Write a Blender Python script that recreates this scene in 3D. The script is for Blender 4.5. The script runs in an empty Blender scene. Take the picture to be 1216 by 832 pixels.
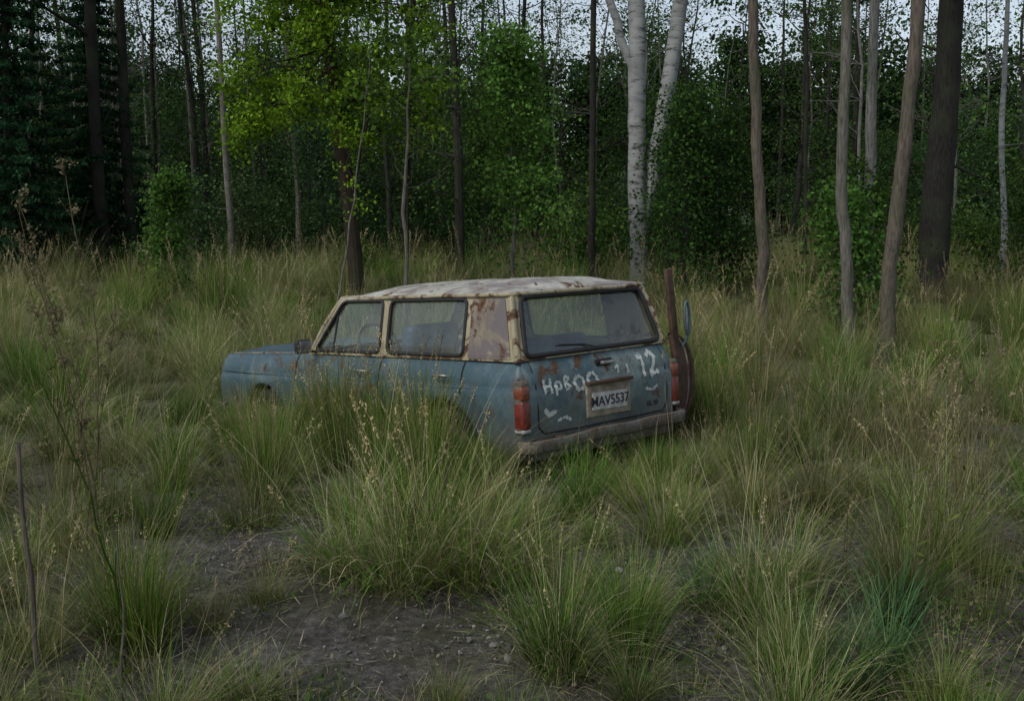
import bpy, bmesh, math, random
import numpy as np
from mathutils import Vector, Matrix, noise, geometry
random.seed(7)
R = np.random.default_rng(11)
scene = bpy.context.scene
rad = math.radians

# ------------------------------------------------------------------ helpers
class NT:
    def __init__(s, tree): s.t = tree; s.n = tree.nodes; s.l = tree.links
    def node(s, typ, **kw):
        n = s.n.new(typ)
        for k, v in kw.items(): setattr(n, k, v)
        return n
    def link(s, a, b): s.l.new(a, b)

def new_mat(name):
    m = bpy.data.materials.new(name); m.use_nodes = True
    m.node_tree.nodes.clear()
    nt = NT(m.node_tree)
    out = nt.node('ShaderNodeOutputMaterial')
    return m, nt, out

def ramp(nt, fac, stops, interp='LINEAR'):
    r = nt.node('ShaderNodeValToRGB'); r.color_ramp.interpolation = interp
    els = r.color_ramp.elements
    while len(els) > 1: els.remove(els[-1])
    first = True
    for p, c in stops:
        c = tuple(c) if hasattr(c, '__len__') else (c, c, c)
        if first:
            e = els[0]; e.position = p; first = False
        else: e = els.new(p)
        e.color = (c[0], c[1], c[2], 1)
    nt.link(fac, r.inputs[0]); return r.outputs[0]

def noise_tex(nt, coord, scale, detail=5, rough=.6, mapscale=None, dist=0.0, loc=None):
    if mapscale or loc:
        mp = nt.node('ShaderNodeMapping')
        if mapscale: mp.inputs['Scale'].default_value = mapscale
        if loc: mp.inputs['Location'].default_value = loc
        nt.link(coord, mp.inputs[0]); coord = mp.outputs[0]
    n = nt.node('ShaderNodeTexNoise')
    n.inputs['Scale'].default_value = scale; n.inputs['Detail'].default_value = detail
    n.inputs['Roughness'].default_value = rough; n.inputs['Distortion'].default_value = dist
    nt.link(coord, n.inputs['Vector']); return n.outputs['Fac']

def mix(nt, fac, a, b, mode='MIX'):
    m = nt.node('ShaderNodeMix', data_type='RGBA', blend_type=mode)
    ins = [i for i in m.inputs if i.enabled]
    def put(s, v):
        if isinstance(v, bpy.types.NodeSocket): nt.link(v, s)
        elif hasattr(v, '__len__'): s.default_value = (v[0], v[1], v[2], 1)
        else: s.default_value = v
    put(ins[0], fac); put(ins[1], a); put(ins[2], b)
    return [o for o in m.outputs if o.enabled][0]

def math_node(nt, op, a, b=None, clamp=False):
    m = nt.node('ShaderNodeMath', operation=op, use_clamp=clamp)
    for i, v in enumerate((a, b)):
        if v is None: continue
        if isinstance(v, bpy.types.NodeSocket): nt.link(v, m.inputs[i])
        else: m.inputs[i].default_value = v
    return m.outputs[0]

def principled(nt, out, col, rough=.6, metal=0.0, bump=None, bstr=.3, bdist=.01, spec=.5):
    p = nt.node('ShaderNodeBsdfPrincipled')
    for key, v in (('Base Color', col), ('Roughness', rough), ('Metallic', metal)):
        if isinstance(v, bpy.types.NodeSocket): nt.link(v, p.inputs[key])
        elif hasattr(v, '__len__'): p.inputs[key].default_value = (v[0], v[1], v[2], 1)
        else: p.inputs[key].default_value = v
    p.inputs['Specular IOR Level'].default_value = spec
    if bump is not None:
        b = nt.node('ShaderNodeBump'); b.inputs['Strength'].default_value = bstr
        b.inputs['Distance'].default_value = bdist
        nt.link(bump, b.inputs['Height']); nt.link(b.outputs[0], p.inputs['Normal'])
    nt.link(p.outputs[0], out.inputs[0]); return p

class MB:
    def __init__(s): s.v = []; s.f = []; s.c = []; s.m = []; s.n = 0
    def add(s, v, f, col=(1, 1, 1), mat=0):
        v = np.asarray(v, float).reshape(-1, 3); f = np.asarray(f, int).reshape(-1, 4)
        c = np.asarray(col, float)
        if c.ndim == 1: c = np.tile(c, (len(v), 1))
        s.v.append(v); s.f.append(f + s.n); s.c.append(c.reshape(-1, 3)); s.m.append(np.full(len(f), mat))
        s.n += len(v)
    def tube(s, pts, radii, n=6, col=(1, 1, 1), mat=0):
        pts = np.asarray(pts, float); k = len(pts)
        radii = np.broadcast_to(np.asarray(radii, float), (k,))
        tan = np.gradient(pts, axis=0); tan /= np.linalg.norm(tan, axis=1)[:, None] + 1e-9
        ref = np.array([1., 0, 0]) if abs(tan[0][0]) < .8 else np.array([0, 1., 0])
        a = np.linspace(0, 2*np.pi, n, endpoint=False); rings = []
        for i in range(k):
            t = tan[i]; u = ref - t*np.dot(ref, t); u /= np.linalg.norm(u)+1e-9
            w = np.cross(t, u); ref = u
            rings.append(pts[i] + radii[i]*(np.cos(a)[:, None]*u + np.sin(a)[:, None]*w))
        v = np.concatenate(rings); j = np.arange(n); j2 = (j+1) % n
        f = np.concatenate([np.stack([i*n+j, i*n+j2, (i+1)*n+j2, (i+1)*n+j], 1) for i in range(k-1)])
        s.add(v, f, col, mat)
    def leaves(s, cen, size, cols, mat=1, up=.5, width=.45, down=.0):
        cen = np.asarray(cen); N = len(cen)
        d = R.normal(size=(N, 3)); d[:, 2] -= down; d /= np.linalg.norm(d, axis=1)[:, None]
        nn = R.normal(size=(N, 3)); nn[:, 2] += up*2
        sd = np.cross(d, nn); sd /= np.linalg.norm(sd, axis=1)[:, None]+1e-9
        sz = (size*R.uniform(.6, 1.3, N))[:, None]
        v = np.stack([cen - d*sz*.5, cen + sd*sz*width - d*sz*.08, cen + d*sz*.5, cen - sd*sz*width - d*sz*.08], 1).reshape(-1, 3)
        f = np.arange(4*N).reshape(-1, 4)
        s.add(v, f, np.repeat(cols, 4, axis=0), mat)
    def mesh(s, name, mats, smooth=False):
        me = bpy.data.meshes.new(name)
        v = np.concatenate(s.v); f = np.concatenate(s.f)
        me.from_pydata(v.tolist(), [], f.tolist())
        at = me.color_attributes.new('Col', 'FLOAT_COLOR', 'POINT')
        c = np.ones((len(v), 4)); c[:, :3] = np.concatenate(s.c); at.data.foreach_set('color', c.ravel())
        me.polygons.foreach_set('material_index', np.concatenate(s.m).astype(np.int32))
        for m in mats: me.materials.append(m)
        if smooth: me.polygons.foreach_set('use_smooth', [True]*len(f))
        me.update(); return me
    def obj(s, name, mats, smooth=False, link=True):
        o = bpy.data.objects.new(name, s.mesh(name, mats, smooth))
        if link: scene.collection.objects.link(o)
        return o

def gheight(x, y):
    h = .05*math.sin(x*.9+1.3)*math.cos(y*.7+.4) + .03*math.sin(x*2.3+y*1.7) + .02*math.sin(y*4.1-x*3.3)
    far = max(0., min(1., (y-18)/30.))
    return h + far*.35

# ------------------------------------------------------------------ materials
def leaf_material(name, transl=.35, gloss=.06, rnd=.35):
    m, nt, out = new_mat(name)
    at = nt.node('ShaderNodeVertexColor', layer_name='Col')
    oi = nt.node('ShaderNodeObjectInfo')
    br = nt.node('ShaderNodeMapRange'); br.inputs['To Min'].default_value = 1-rnd; br.inputs['To Max'].default_value = 1+rnd
    nt.link(oi.outputs['Random'], br.inputs[0])
    hs = nt.node('ShaderNodeHueSaturation')
    h2 = math_node(nt, 'FRACT', math_node(nt, 'MULTIPLY', oi.outputs['Random'], 17.3))
    hr = nt.node('ShaderNodeMapRange'); hr.inputs['To Min'].default_value = .485; hr.inputs['To Max'].default_value = .515
    nt.link(h2, hr.inputs[0]); nt.link(hr.outputs[0], hs.inputs['Hue'])
    nt.link(br.outputs[0], hs.inputs['Value']); nt.link(at.outputs[0], hs.inputs['Color'])
    d = nt.node('ShaderNodeBsdfDiffuse'); t = nt.node('ShaderNodeBsdfTranslucent'); g = nt.node('ShaderNodeBsdfGlossy')
    g.inputs['Roughness'].default_value = .5; g.inputs['Color'].default_value = (.5, .55, .5, 1)
    nt.link(hs.outputs[0], d.inputs[0]); nt.link(hs.outputs[0], t.inputs[0])
    m1 = nt.node('ShaderNodeMixShader'); m1.inputs[0].default_value = transl
    nt.link(d.outputs[0], m1.inputs[1]); nt.link(t.outputs[0], m1.inputs[2])
    if gloss <= 0: nt.link(m1.outputs[0], out.inputs[0]); return m
    m2 = nt.node('ShaderNodeMixShader'); m2.inputs[0].default_value = gloss
    nt.link(m1.outputs[0], m2.inputs[1]); nt.link(g.outputs[0], m2.inputs[2])
    nt.link(m2.outputs[0], out.inputs[0]); return m
M_grass = leaf_material('grass_blades', .3, .02, .32)
M_leaf = leaf_material('foliage', .35, .0, .3)

def bark_material(name, c1, c2, birch=False):
    m, nt, out = new_mat(name)
    tc = nt.node('ShaderNodeTexCoord')
    if birch:
        n1 = noise_tex(nt, tc.outputs['Object'], 2, 5, .65, (1.6, 1.6, 6))
        n2 = noise_tex(nt, tc.outputs['Object'], 1.2, 4, .6)
        col = ramp(nt, n1, [(.34, c2), (.43, tuple(x*.7 for x in c1)), (.52, c1)])
        col = mix(nt, ramp(nt, n2, [(.4, 0), (.65, .6)]), col, tuple(.5*x for x in c1))
    else:
        n1 = noise_tex(nt, tc.outputs['Object'], 6, 8, .7, (6, 6, .9))
        n2 = noise_tex(nt, tc.outputs['Object'], 1.5, 4, .6)
        col = ramp(nt, n1, [(.35, c2), (.62, c1)])
        col = mix(nt, ramp(nt, n2, [(.45, 0), (.7, .5)]), col, (.05, .065, .03))
    principled(nt, out, col, .9, bump=n1, bstr=.6, bdist=.03, spec=.2)
    return m
B_dark = bark_material('bark_dark', (.035, .031, .026), (.010, .010, .009))
B_mid = bark_material('bark_grey_brown', (.18, .168, .14), (.06, .054, .045))
B_brown = bark_material('bark_brown', (.15, .126, .098), (.05, .04, .032))
B_red = bark_material('bark_redbrown', (.042, .026, .018), (.015, .01, .008))
B_birch = bark_material('bark_birch', (.31, .32, .305), (.05, .045, .04), True)
B_pale = bark_material('bark_pale', (.22, .217, .198), (.07, .064, .055))

# ground
def ground_material():
    m, nt, out = new_mat('ground_soil')
    tc = nt.node('ShaderNodeTexCoord'); c = tc.outputs['Object']
    n1 = noise_tex(nt, c, .7, 6, .6); n2 = noise_tex(nt, c, 18, 8, .75); n3 = noise_tex(nt, c, 90, 4, .7)
    n4 = noise_tex(nt, c, 4.5, 6, .6)
    base = ramp(nt, n2, [(.3, (.028, .026, .022)), (.5, (.085, .08, .07)), (.72, (.19, .178, .158))])
    grit = ramp(nt, n3, [(.55, 0), (.72, .6)])
    base = mix(nt, grit, base, (.28, .27, .245))
    base = mix(nt, ramp(nt, n4, [(.4, .55), (.6, 0)]), base, (.03, .026, .02))
    moss = ramp(nt, n2, [(.35, (.03, .038, .015)), (.7, (.11, .10, .048))])
    col = mix(nt, ramp(nt, n1, [(.48, 0), (.62, .6)]), base, moss)
    sx = nt.node('ShaderNodeSeparateXYZ'); nt.link(c, sx.inputs[0])
    far = nt.node('ShaderNodeMapRange'); far.inputs['From Min'].default_value = 8; far.inputs['From Max'].default_value = 14; far.inputs['To Max'].default_value = .85
    nt.link(sx.outputs[1], far.inputs[0])
    col = mix(nt, far.outputs[0], col, ramp(nt, n2, [(.35, (.03, .045, .015)), (.55, (.08, .085, .035)), (.75, (.18, .16, .075))]))
    h = math_node(nt, 'ADD', n2, math_node(nt, 'MULTIPLY', n3, .4))
    principled(nt, out, col, .95, bump=h, bstr=.9, bdist=.03, spec=.2)
    return m
def build_ground():
    xs = np.concatenate([-np.geomspace(260, 14, 22), np.linspace(-13.6, 13.6, 170), np.geomspace(14, 260, 22)])
    ys = np.concatenate([-np.geomspace(120, 3, 14), np.linspace(-2.8, 24, 190), np.geomspace(24.5, 320, 30)])
    nx, ny = len(xs), len(ys); v = []
    for y in ys:
        for x in xs:
            z = gheight(x, y) if abs(x) < 70 and -30 < y < 110 else .35*(y > 18)
            if abs(x) < 14 and 2 < y < 24:
                z += .025*noise.noise(Vector((x*3, y*3, 0))) + .012*noise.noise(Vector((x*9, y*9, 3)))
            v.append((x, y, z))
    i, j = np.meshgrid(np.arange(nx-1), np.arange(ny-1)); a = (j*nx+i).ravel()
    mb = MB(); mb.add(v, np.stack([a, a+1, a+1+nx, a+nx], 1))
    return mb.obj('ground', [ground_material()], True)
build_ground()

# ------------------------------------------------------------------ scatter by geometry nodes
def proto_collection(name, objs):
    c = bpy.data.collections.new(name)
    for o in objs: c.objects.link(o)
    return c
def scatter(name, coll, P, rot, scl, idx):
    me = bpy.data.meshes.new(name); me.from_pydata([tuple(p) for p in P], [], [])
    a = me.attributes.new('rot', 'FLOAT_VECTOR', 'POINT'); a.data.foreach_set('vector', np.asarray(rot, float).ravel())
    a = me.attributes.new('scl', 'FLOAT_VECTOR', 'POINT'); a.data.foreach_set('vector', np.asarray(scl, float).ravel())
    a = me.attributes.new('idx', 'INT', 'POINT'); a.data.foreach_set('value', np.asarray(idx, np.int32))
    o = bpy.data.objects.new(name, me); scene.collection.objects.link(o)
    g = bpy.data.node_groups.new(name+'_scatter', 'GeometryNodeTree')
    g.interface.new_socket('Geometry', in_out='INPUT', socket_type='NodeSocketGeometry')
    g.interface.new_socket('Geometry', in_out='OUTPUT', socket_type='NodeSocketGeometry')
    gi = g.nodes.new('NodeGroupInput'); go = g.nodes.new('NodeGroupOutput')
    iop = g.nodes.new('GeometryNodeInstanceOnPoints'); ci = g.nodes.new('GeometryNodeCollectionInfo')
    ci.inputs['Collection'].default_value = coll; ci.inputs['Separate Children'].default_value = True
    ci.inputs['Reset Children'].default_value = True
    iop.inputs['Pick Instance'].default_value = True
    def na(nm, typ):
        n = g.nodes.new('GeometryNodeInputNamedAttribute'); n.data_type = typ; n.inputs['Name'].default_value = nm
        return next(s for s in n.outputs if s.enabled and s.name == 'Attribute')
    g.links.new(gi.outputs[0], iop.inputs['Points']); g.links.new(ci.outputs[0], iop.inputs['Instance'])
    g.links.new(na('idx', 'INT'), iop.inputs['Instance Index'])
    g.links.new(na('rot', 'FLOAT_VECTOR'), iop.inputs['Rotation'])
    g.links.new(na('scl', 'FLOAT_VECTOR'), iop.inputs['Scale'])
    g.links.new(iop.outputs[0], go.inputs[0])
    md = o.modifiers.new('scatter', 'NODES'); md.node_group = g
    return o

# ------------------------------------------------------------------ grass
GREEN = np.array([.075, .15, .017]); OLIVE = np.array([.13, .165, .033]); DRY = np.array([.44, .37, .19])
STRAW = np.array([.60, .53, .32]); BLUE = np.array([.055, .12, .045]); DARKG = np.array([.025, .062, .009]); BROWN = np.array([.19, .13, .075])
def blades(mb, n, h, spread, width, lean, droop, basecols, tipcols, w, nseg=5, hmin=.45, cen=(0, 0)):
    az = R.uniform(0, 2*np.pi, n); r = spread*np.sqrt(R.uniform(0, 1, n))
    outaz = az + R.normal(0, .7, n)
    L = h*R.uniform(hmin, 1.1, n)
    th0 = lean*(.3*R.uniform(0, 1, n)+.7*r/spread)*R.uniform(.4, 1.2, n)
    ph = droop*R.uniform(.1, 1.1, n)**1.3
    s = np.linspace(0, 1, nseg+1)
    pos = np.zeros((n, nseg+1, 3)); pos[:, 0, 0] = cen[0]+r*np.cos(az); pos[:, 0, 1] = cen[1]+r*np.sin(az); pos[:, 0, 2] = -.03
    twist = R.normal(0, .25, n)
    for i in range(nseg):
        sm = (s[i]+s[i+1])/2; th = th0 + ph*sm**1.6; a2 = outaz + twist*sm
        st = L/nseg
        pos[:, i+1, 0] = pos[:, i, 0] + st*np.sin(th)*np.cos(a2)
        pos[:, i+1, 1] = pos[:, i, 1] + st*np.sin(th)*np.sin(a2)
        pos[:, i+1, 2] = np.maximum(pos[:, i, 2] + st*np.cos(th), .005 if i else -1)
    wd = width*R.uniform(.6, 1.3, n)
    prof = np.clip((1-s)**.75, .06, 1)
    sa = outaz + np.pi/2 + R.normal(0, .5, n)
    side = np.stack([np.cos(sa), np.sin(sa), np.zeros(n)], 1)
    off = side[:, None, :]*(wd[:, None]*prof[None])[:, :, None]*.5
    v = np.stack([pos-off, pos+off], 2).reshape(-1, 3)
    base = np.arange(n)[:, None]*(nseg+1)*2 + np.arange(nseg)[None]*2
    b = base.ravel(); f = np.stack([b, b+1, b+3, b+2], 1)
    pick = R.choice(len(basecols), n, p=w)
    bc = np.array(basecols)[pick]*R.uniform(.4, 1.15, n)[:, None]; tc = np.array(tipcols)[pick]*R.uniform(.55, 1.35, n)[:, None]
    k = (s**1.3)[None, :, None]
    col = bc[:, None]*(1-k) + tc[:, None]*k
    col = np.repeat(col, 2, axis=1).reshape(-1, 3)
    mb.add(v, f, col)
    return pos
def plumes(mb, n, h, spread, lean, col, cen=(0, 0), plen=.22, dens=34, sw=.0028):
    for _ in range(n):
        a = R.uniform(0, 6.28); r = spread*math.sqrt(R.uniform()); L = h*R.uniform(.7, 1.1)
        a2 = a+R.normal(0, .6); th = lean*R.uniform(.1, 1); bend = R.uniform(.0, .5)
        p = np.array([cen[0]+r*math.cos(a), cen[1]+r*math.sin(a), -.02]); pts = [p]
        for i in range(8):
            t = th+bend*(i/8)**2; p = p + L/8*np.array([math.sin(t)*math.cos(a2), math.sin(t)*math.sin(a2), math.cos(t)]); pts.append(p)
        pts = np.array(pts); c = col*R.uniform(.7, 1.2)
        mb.tube(pts, np.linspace(sw, sw*.45, 9), 3, c*.8)
        m = dens; tt = R.uniform(1-plen, 1, m)
        k = tt*8; i0 = np.minimum(k.astype(int), 7); fr = (k-i0)[:, None]
        cc = pts[i0]*(1-fr)+pts[i0+1]*fr
        wdt = .010*np.sin(np.clip((tt-(1-plen))/plen, .05, .97)*np.pi)[:, None]
        cc = cc + R.normal(size=(m, 3))*wdt
        mb.leaves(cc, .018, c*R.uniform(.8, 1.3, (m, 1)), 0, 0, .2, down=-1.5)
def tuft(kind):
    mb = MB()
    if kind == 'tussock':
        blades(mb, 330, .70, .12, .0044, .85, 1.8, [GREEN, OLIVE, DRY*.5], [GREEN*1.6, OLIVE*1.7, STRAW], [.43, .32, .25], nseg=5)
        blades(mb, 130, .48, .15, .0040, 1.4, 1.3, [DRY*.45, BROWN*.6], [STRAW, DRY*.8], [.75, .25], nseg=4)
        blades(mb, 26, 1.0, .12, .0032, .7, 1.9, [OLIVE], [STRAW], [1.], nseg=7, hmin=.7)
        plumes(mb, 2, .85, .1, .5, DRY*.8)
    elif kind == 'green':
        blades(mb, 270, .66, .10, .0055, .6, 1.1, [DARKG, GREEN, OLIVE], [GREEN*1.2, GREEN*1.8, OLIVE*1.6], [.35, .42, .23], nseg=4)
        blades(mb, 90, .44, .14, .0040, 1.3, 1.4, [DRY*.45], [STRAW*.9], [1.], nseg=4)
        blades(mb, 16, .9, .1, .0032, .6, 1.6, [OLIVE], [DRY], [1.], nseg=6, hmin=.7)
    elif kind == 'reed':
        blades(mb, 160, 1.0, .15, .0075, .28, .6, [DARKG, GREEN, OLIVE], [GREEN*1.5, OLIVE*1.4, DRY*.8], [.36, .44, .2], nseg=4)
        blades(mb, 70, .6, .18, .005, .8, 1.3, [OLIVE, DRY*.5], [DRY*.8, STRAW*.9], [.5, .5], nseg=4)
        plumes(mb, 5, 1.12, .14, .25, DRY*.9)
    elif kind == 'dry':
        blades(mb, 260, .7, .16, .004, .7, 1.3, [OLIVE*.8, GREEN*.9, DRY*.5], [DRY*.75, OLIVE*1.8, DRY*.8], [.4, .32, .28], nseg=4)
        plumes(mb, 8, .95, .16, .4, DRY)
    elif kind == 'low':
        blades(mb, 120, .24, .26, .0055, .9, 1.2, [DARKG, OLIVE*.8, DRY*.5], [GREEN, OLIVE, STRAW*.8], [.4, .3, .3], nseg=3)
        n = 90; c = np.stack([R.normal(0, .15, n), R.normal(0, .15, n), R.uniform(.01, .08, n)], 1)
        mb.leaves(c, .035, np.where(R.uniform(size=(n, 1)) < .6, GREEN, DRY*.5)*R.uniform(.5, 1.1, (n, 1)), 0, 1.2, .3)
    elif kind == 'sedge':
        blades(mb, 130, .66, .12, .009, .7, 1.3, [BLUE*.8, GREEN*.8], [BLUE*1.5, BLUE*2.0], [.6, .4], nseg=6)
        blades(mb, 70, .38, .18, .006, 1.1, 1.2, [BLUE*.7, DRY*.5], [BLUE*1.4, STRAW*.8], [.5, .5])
    elif kind == 'stalks':
        plumes(mb, 9, 1.15, .22, .22, DRY*.5, plen=.15, dens=14, sw=.0022)
        blades(mb, 60, .7, .22, .0036, .3, .5, [OLIVE], [DRY*.7], [1.], nseg=4)
    return mb
kinds = ['tussock']*5 + ['green']*3 + ['reed']*3 + ['dry']*4 + ['low']*3 + ['sedge']*2 + ['stalks']*2
protos = []
for i, k in enumerate(kinds):
    protos.append(tuft(k).obj('grass_clump_%02d' % i, [M_grass], link=False))
G = proto_collection('grass_clumps', protos)
KI = {}
for i, k in enumerate(kinds): KI.setdefault(k, []).append(i)

CAR_ANG = rad(133.5); CSX, CSY, CSZ = 1.135, 1.11, 1.08
CARP = (.76, 8.33)
def car_local(x, y):
    dx, dy = x-CARP[0], y-CARP[1]; c, s = math.cos(CAR_ANG), math.sin(CAR_ANG)
    return (dx*c+dy*s)/CSX, (-dx*s+dy*c)/CSY
def car_world(lx, ly):
    lx *= CSX; ly *= CSY
    c, s = math.cos(CAR_ANG), math.sin(CAR_ANG)
    return CARP[0]+lx*c-ly*s, CARP[1]+lx*s+ly*c
def in_car(x, y, m=.12):
    lx, ly = car_local(x, y)
    return -m-.1 < lx < 4.0+m and abs(ly) < .84+m
bare = [(-.62, 4.95, 1.0, .5), (-2.25, 7.6, .55, .38), (-1.7, 6.3, .55, .3), (.0, 5.2, .4, .3), (.9, 5.35, .2, .3), (1.45, 6.35, .32, .25), (-3.2, 5.9, .4, .25), (-1.3, 7.0, .3, .22), (-3.4, 8.4, .4, .25), (2.6, 7.1, .3, .2), (.75, 6.1, .3, .2)]
def in_bare(x, y):
    for cx, cy, rx, ry in bare:
        q = ((x-cx)/rx)**2+((y-cy)/ry)**2
        if q < 1+.35*math.sin(x*9)*math.cos(y*11): return True
    return False
P, RO, SC, ID = [], [], [], []
def put(kind, x, y, s=1., sz=None, tilt=.08):
    P.append((x, y, gheight(x, y))); RO.append((random.gauss(0, tilt), random.gauss(0, tilt), random.uniform(0, 6.28)))
    w = s*random.uniform(.9, 1.1); SC.append((w, w, w*(sz or random.uniform(.85, 1.15)))); ID.append(random.choice(KI[kind]))
# individual clumps that stand out in the field
hero = [
    ('tussock', -.62, 5.8, 1.5, .95), ('tussock', -.25, 5.9, 1.4, 1.0), ('tussock', -.95, 6.0, 1.15, .9), ('green', -.5, 6.15, 1.3, 1.0), ('tussock', .05, 6.1, 1.1, .9), ('dry', -.45, 5.95, 1.2, 1.05),
    ('dry', -.15, 6.5, .9, .9), ('green', .18, 4.85, 1.0, 1.0), ('tussock', .22, 4.78, .95, 1.), ('green', .55, 5.0, .95, 1.15), ('reed', .58, 5.05, .6, 1.0),
    ('reed', -1.75, 7.6, .85, 1.), ('reed', -1.68, 7.5, .75, 1.1), ('green', -1.72, 7.55, 1.1, 1.3), ('tussock', -.28, 4.42, .5, .8), ('green', -1.75, 5.0, 1.05, 1.1), ('reed', -1.85, 5.1, .75, .9), ('tussock', -1.95, 5.2, 1.1, 1.),
    ('tussock', -1.15, 4.5, .75, .6), ('low', -.95, 4.5, 1., 1.), ('sedge', 1.02, 5.6, .9, .9), ('sedge', 1.72, 4.8, .9, .9), ('sedge', 1.9, 5.2, .8, 1.), ('sedge', 1.5, 4.6, .8, .9), ('tussock', 1.25, 5.5, 1.1, 1.), ('tussock', 1.3, 4.85, .9, 1.),
    ('tussock', 1.5, 5.7, 1.05, 1.), ('tussock', .95, 6.6, 1.1, 1.), ('green', .40, 7.0, .85, 1.05), ('green', .5, 7.1, .8, 1.), ('tussock', .05, 6.95, .85, .9), ('tussock', -1.0, 6.9, 1., .9),
    ('green', -2.3, 6.9, 1., 1.), ('stalks', 1.85, 5.6, .95, 1.), ('stalks', 2.1, 5.8, .9, 1.), ('stalks', 2.35, 5.3, .9, 1.), ('stalks', 2.7, 6.3, 1., 1.), ('tussock', 2.1, 5.6, 1.2, 1.), ('tussock', 2.6, 6.4, 1.2, 1.),
    ('stalks', -2.5, 6.2, 1., 1.1), ('stalks', -2.3, 5.4, .9, 1.), ('stalks', -3.2, 7.5, 1.1, 1.1), ('stalks', 3.1, 7.3, 1.1, 1.1), ('stalks', 1.5, 6.7, .9, 1.), ('stalks', 3.4, 8.5, 1.2, 1.), ('stalks', 2.2, 7.0, 1., 1.1),
    ('reed', 1.95, 8.4, .7, 1.), ('reed', 2.25, 8.7, .8, 1.), ('tussock', 1.65, 7.4, 1.05, 1.), ('tussock', 2.2, 7.6, 1.2, 1.), ('dry', 2.9, 7.7, 1., 1.), ('dry', 3.0, 8.9, 1.1, 1.),
    ('reed', -7.0, 20, 1.5, 1.), ('reed', -6.6, 20.5, 1.4, 1.), ('dry', -7.3, 20.2, 1.5, 1.), ('green', -6.8, 19.5, 2.0, 1.), ('reed', -4.8, 19, 1.45, 1.), ('dry', -4.5, 19.2, 1.4, 1.),
    ('green', -4.9, 18.6, 2., 1.), ('reed', -5.1, 19.3, 1.4, 1.), ('reed', 7.0, 15, 1.3, 1.), ('reed', 7.4, 15.4, 1.4, 1.), ('reed', 7.8, 14.8, 1.3, 1.), ('green', 7.2, 14.6, 1.8, 1.),
    ('dry', 6.2, 17, 1.5, 1.), ('dry', 8.3, 16, 1.5, 1.), ('dry', 3.8, 14.8, 1.5, 1.1), ('stalks', 4., 15, 1.3, 1.1), ('dry', 2.9, 12.5, 1.1, 1.2), ('reed', 5.2, 13.2, 1.1, 1.), ('green', 5.3, 13.2, 1.5, 1.)]
for k, x, y, s, sz in hero: put(k, x, y, s, sz, .04)
cells = {}
def free(x, y, d):
    cx, cy = int(x//.6), int(y//.6)
    for i in range(cx-2, cx+3):
        for j in range(cy-2, cy+3):
            for (a, b, e) in cells.get((i, j), ()):
                if (a-x)**2+(b-y)**2 < ((d+e)*.5)**2: return False
    cells.setdefault((cx, cy), []).append((x, y, d)); return True
for k, x, y, s, sz in hero: cells.setdefault((int(x//.6), int(y//.6)), []).append((x, y, .35*s))
def field(x, y): return noise.noise(Vector((x*.28, y*.28, 1.7))), noise.noise(Vector((x*.6, y*.6, 9.1)))
def fill(y0, y1, dens, smul, dist=.5):
    wid = lambda y: .58*y+1.3
    area = (y1-y0)*(wid(y0)+wid(y1)); n = int(area*dens)
    for _ in range(n):
        y = random.uniform(y0, y1); w = wid(y1); x = random.uniform(-w, w)
        if abs(x) > wid(y): continue
        if in_car(x, y): continue
        if y < 12 and in_bare(x, y): continue
        a, b = field(x, y)
        lx, ly = car_local(x, y)
        near = -1.3 < lx < 4.3 and .8 < ly < 2.0 or -1.6 < lx < 0 and -1.2 < ly < 1.3
        r = random.random()
        if a > .08 or y > 13 and r < .3: k = 'dry' if random.random() < .5 else ('tussock' if r < .95 else 'stalks')
        elif a < -.14: k = 'green' if r < .5 else ('reed' if r < .58 else 'tussock')
        else: k = 'tussock' if r < .60 else ('green' if r < .82 else 'dry')
        s = smul*random.uniform(.5, 1.35)
        if near: s *= .62; k = 'tussock' if k in ('reed', 'stalks', 'dry') else k
        if y < 6.2: s *= .72
        if not free(x, y, dist*s): continue
        put(k, x, y, s)
fill(2.8, 7, 11, 1.02, .54); fill(7, 13, 11, 1.05, .5); fill(13, 24, 6.0, 1.1, .44); fill(24, 42, 1.6, 1.4, .4)
for _ in range(620):
    y = random.uniform(3.4, 14); x = random.uniform(-.55*y-1, .55*y+1)
    if in_car(x, y) or (in_bare(x, y) and random.random() < .8): continue
    put('low', x, y, random.uniform(.4, .9))
# grass along the car's left side, around the tail and under the sills
for _ in range(60):
    lx = random.uniform(.1, 3.9); ly = .9+abs(random.gauss(.12, .2)); x, y = car_world(lx, ly)
    tall = .45 < lx < 2.2
    put(random.choice(['reed', 'reed', 'dry', 'green']) if tall else random.choice(['green', 'tussock']), x, y, random.uniform(.78, 1.0) if tall else random.uniform(.5, .72))
for lx, ly, s in [(.62, 1.02, .95), (.8, 1.05, 1.0), (.98, 1.0, .95), (1.15, 1.1, 1.0), (1.5, 1.15, .95), (1.9, 1.1, .95), (.5, 1.25, .9), (3.1, 1.0, .62), (3.25, .98, .6)]:
    x, y = car_world(lx, ly); put('reed', x, y, s, 1., .04)
for _ in range(20):
    lx = random.uniform(-.5, -.15); ly = random.uniform(-1.1, .9); x, y = car_world(lx, ly)
    put('tussock' if random.random() < .5 else 'green', x, y, random.uniform(.45, .72))
for _ in range(14):
    lx = random.uniform(-.1, 1.2); ly = -random.uniform(1.15, 1.6); x, y = car_world(lx, ly)
    put('reed', x, y, random.uniform(.6, .9))
print('grass instances', len(P))
scatter('grass_field', G, P, RO, SC, ID)

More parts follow.
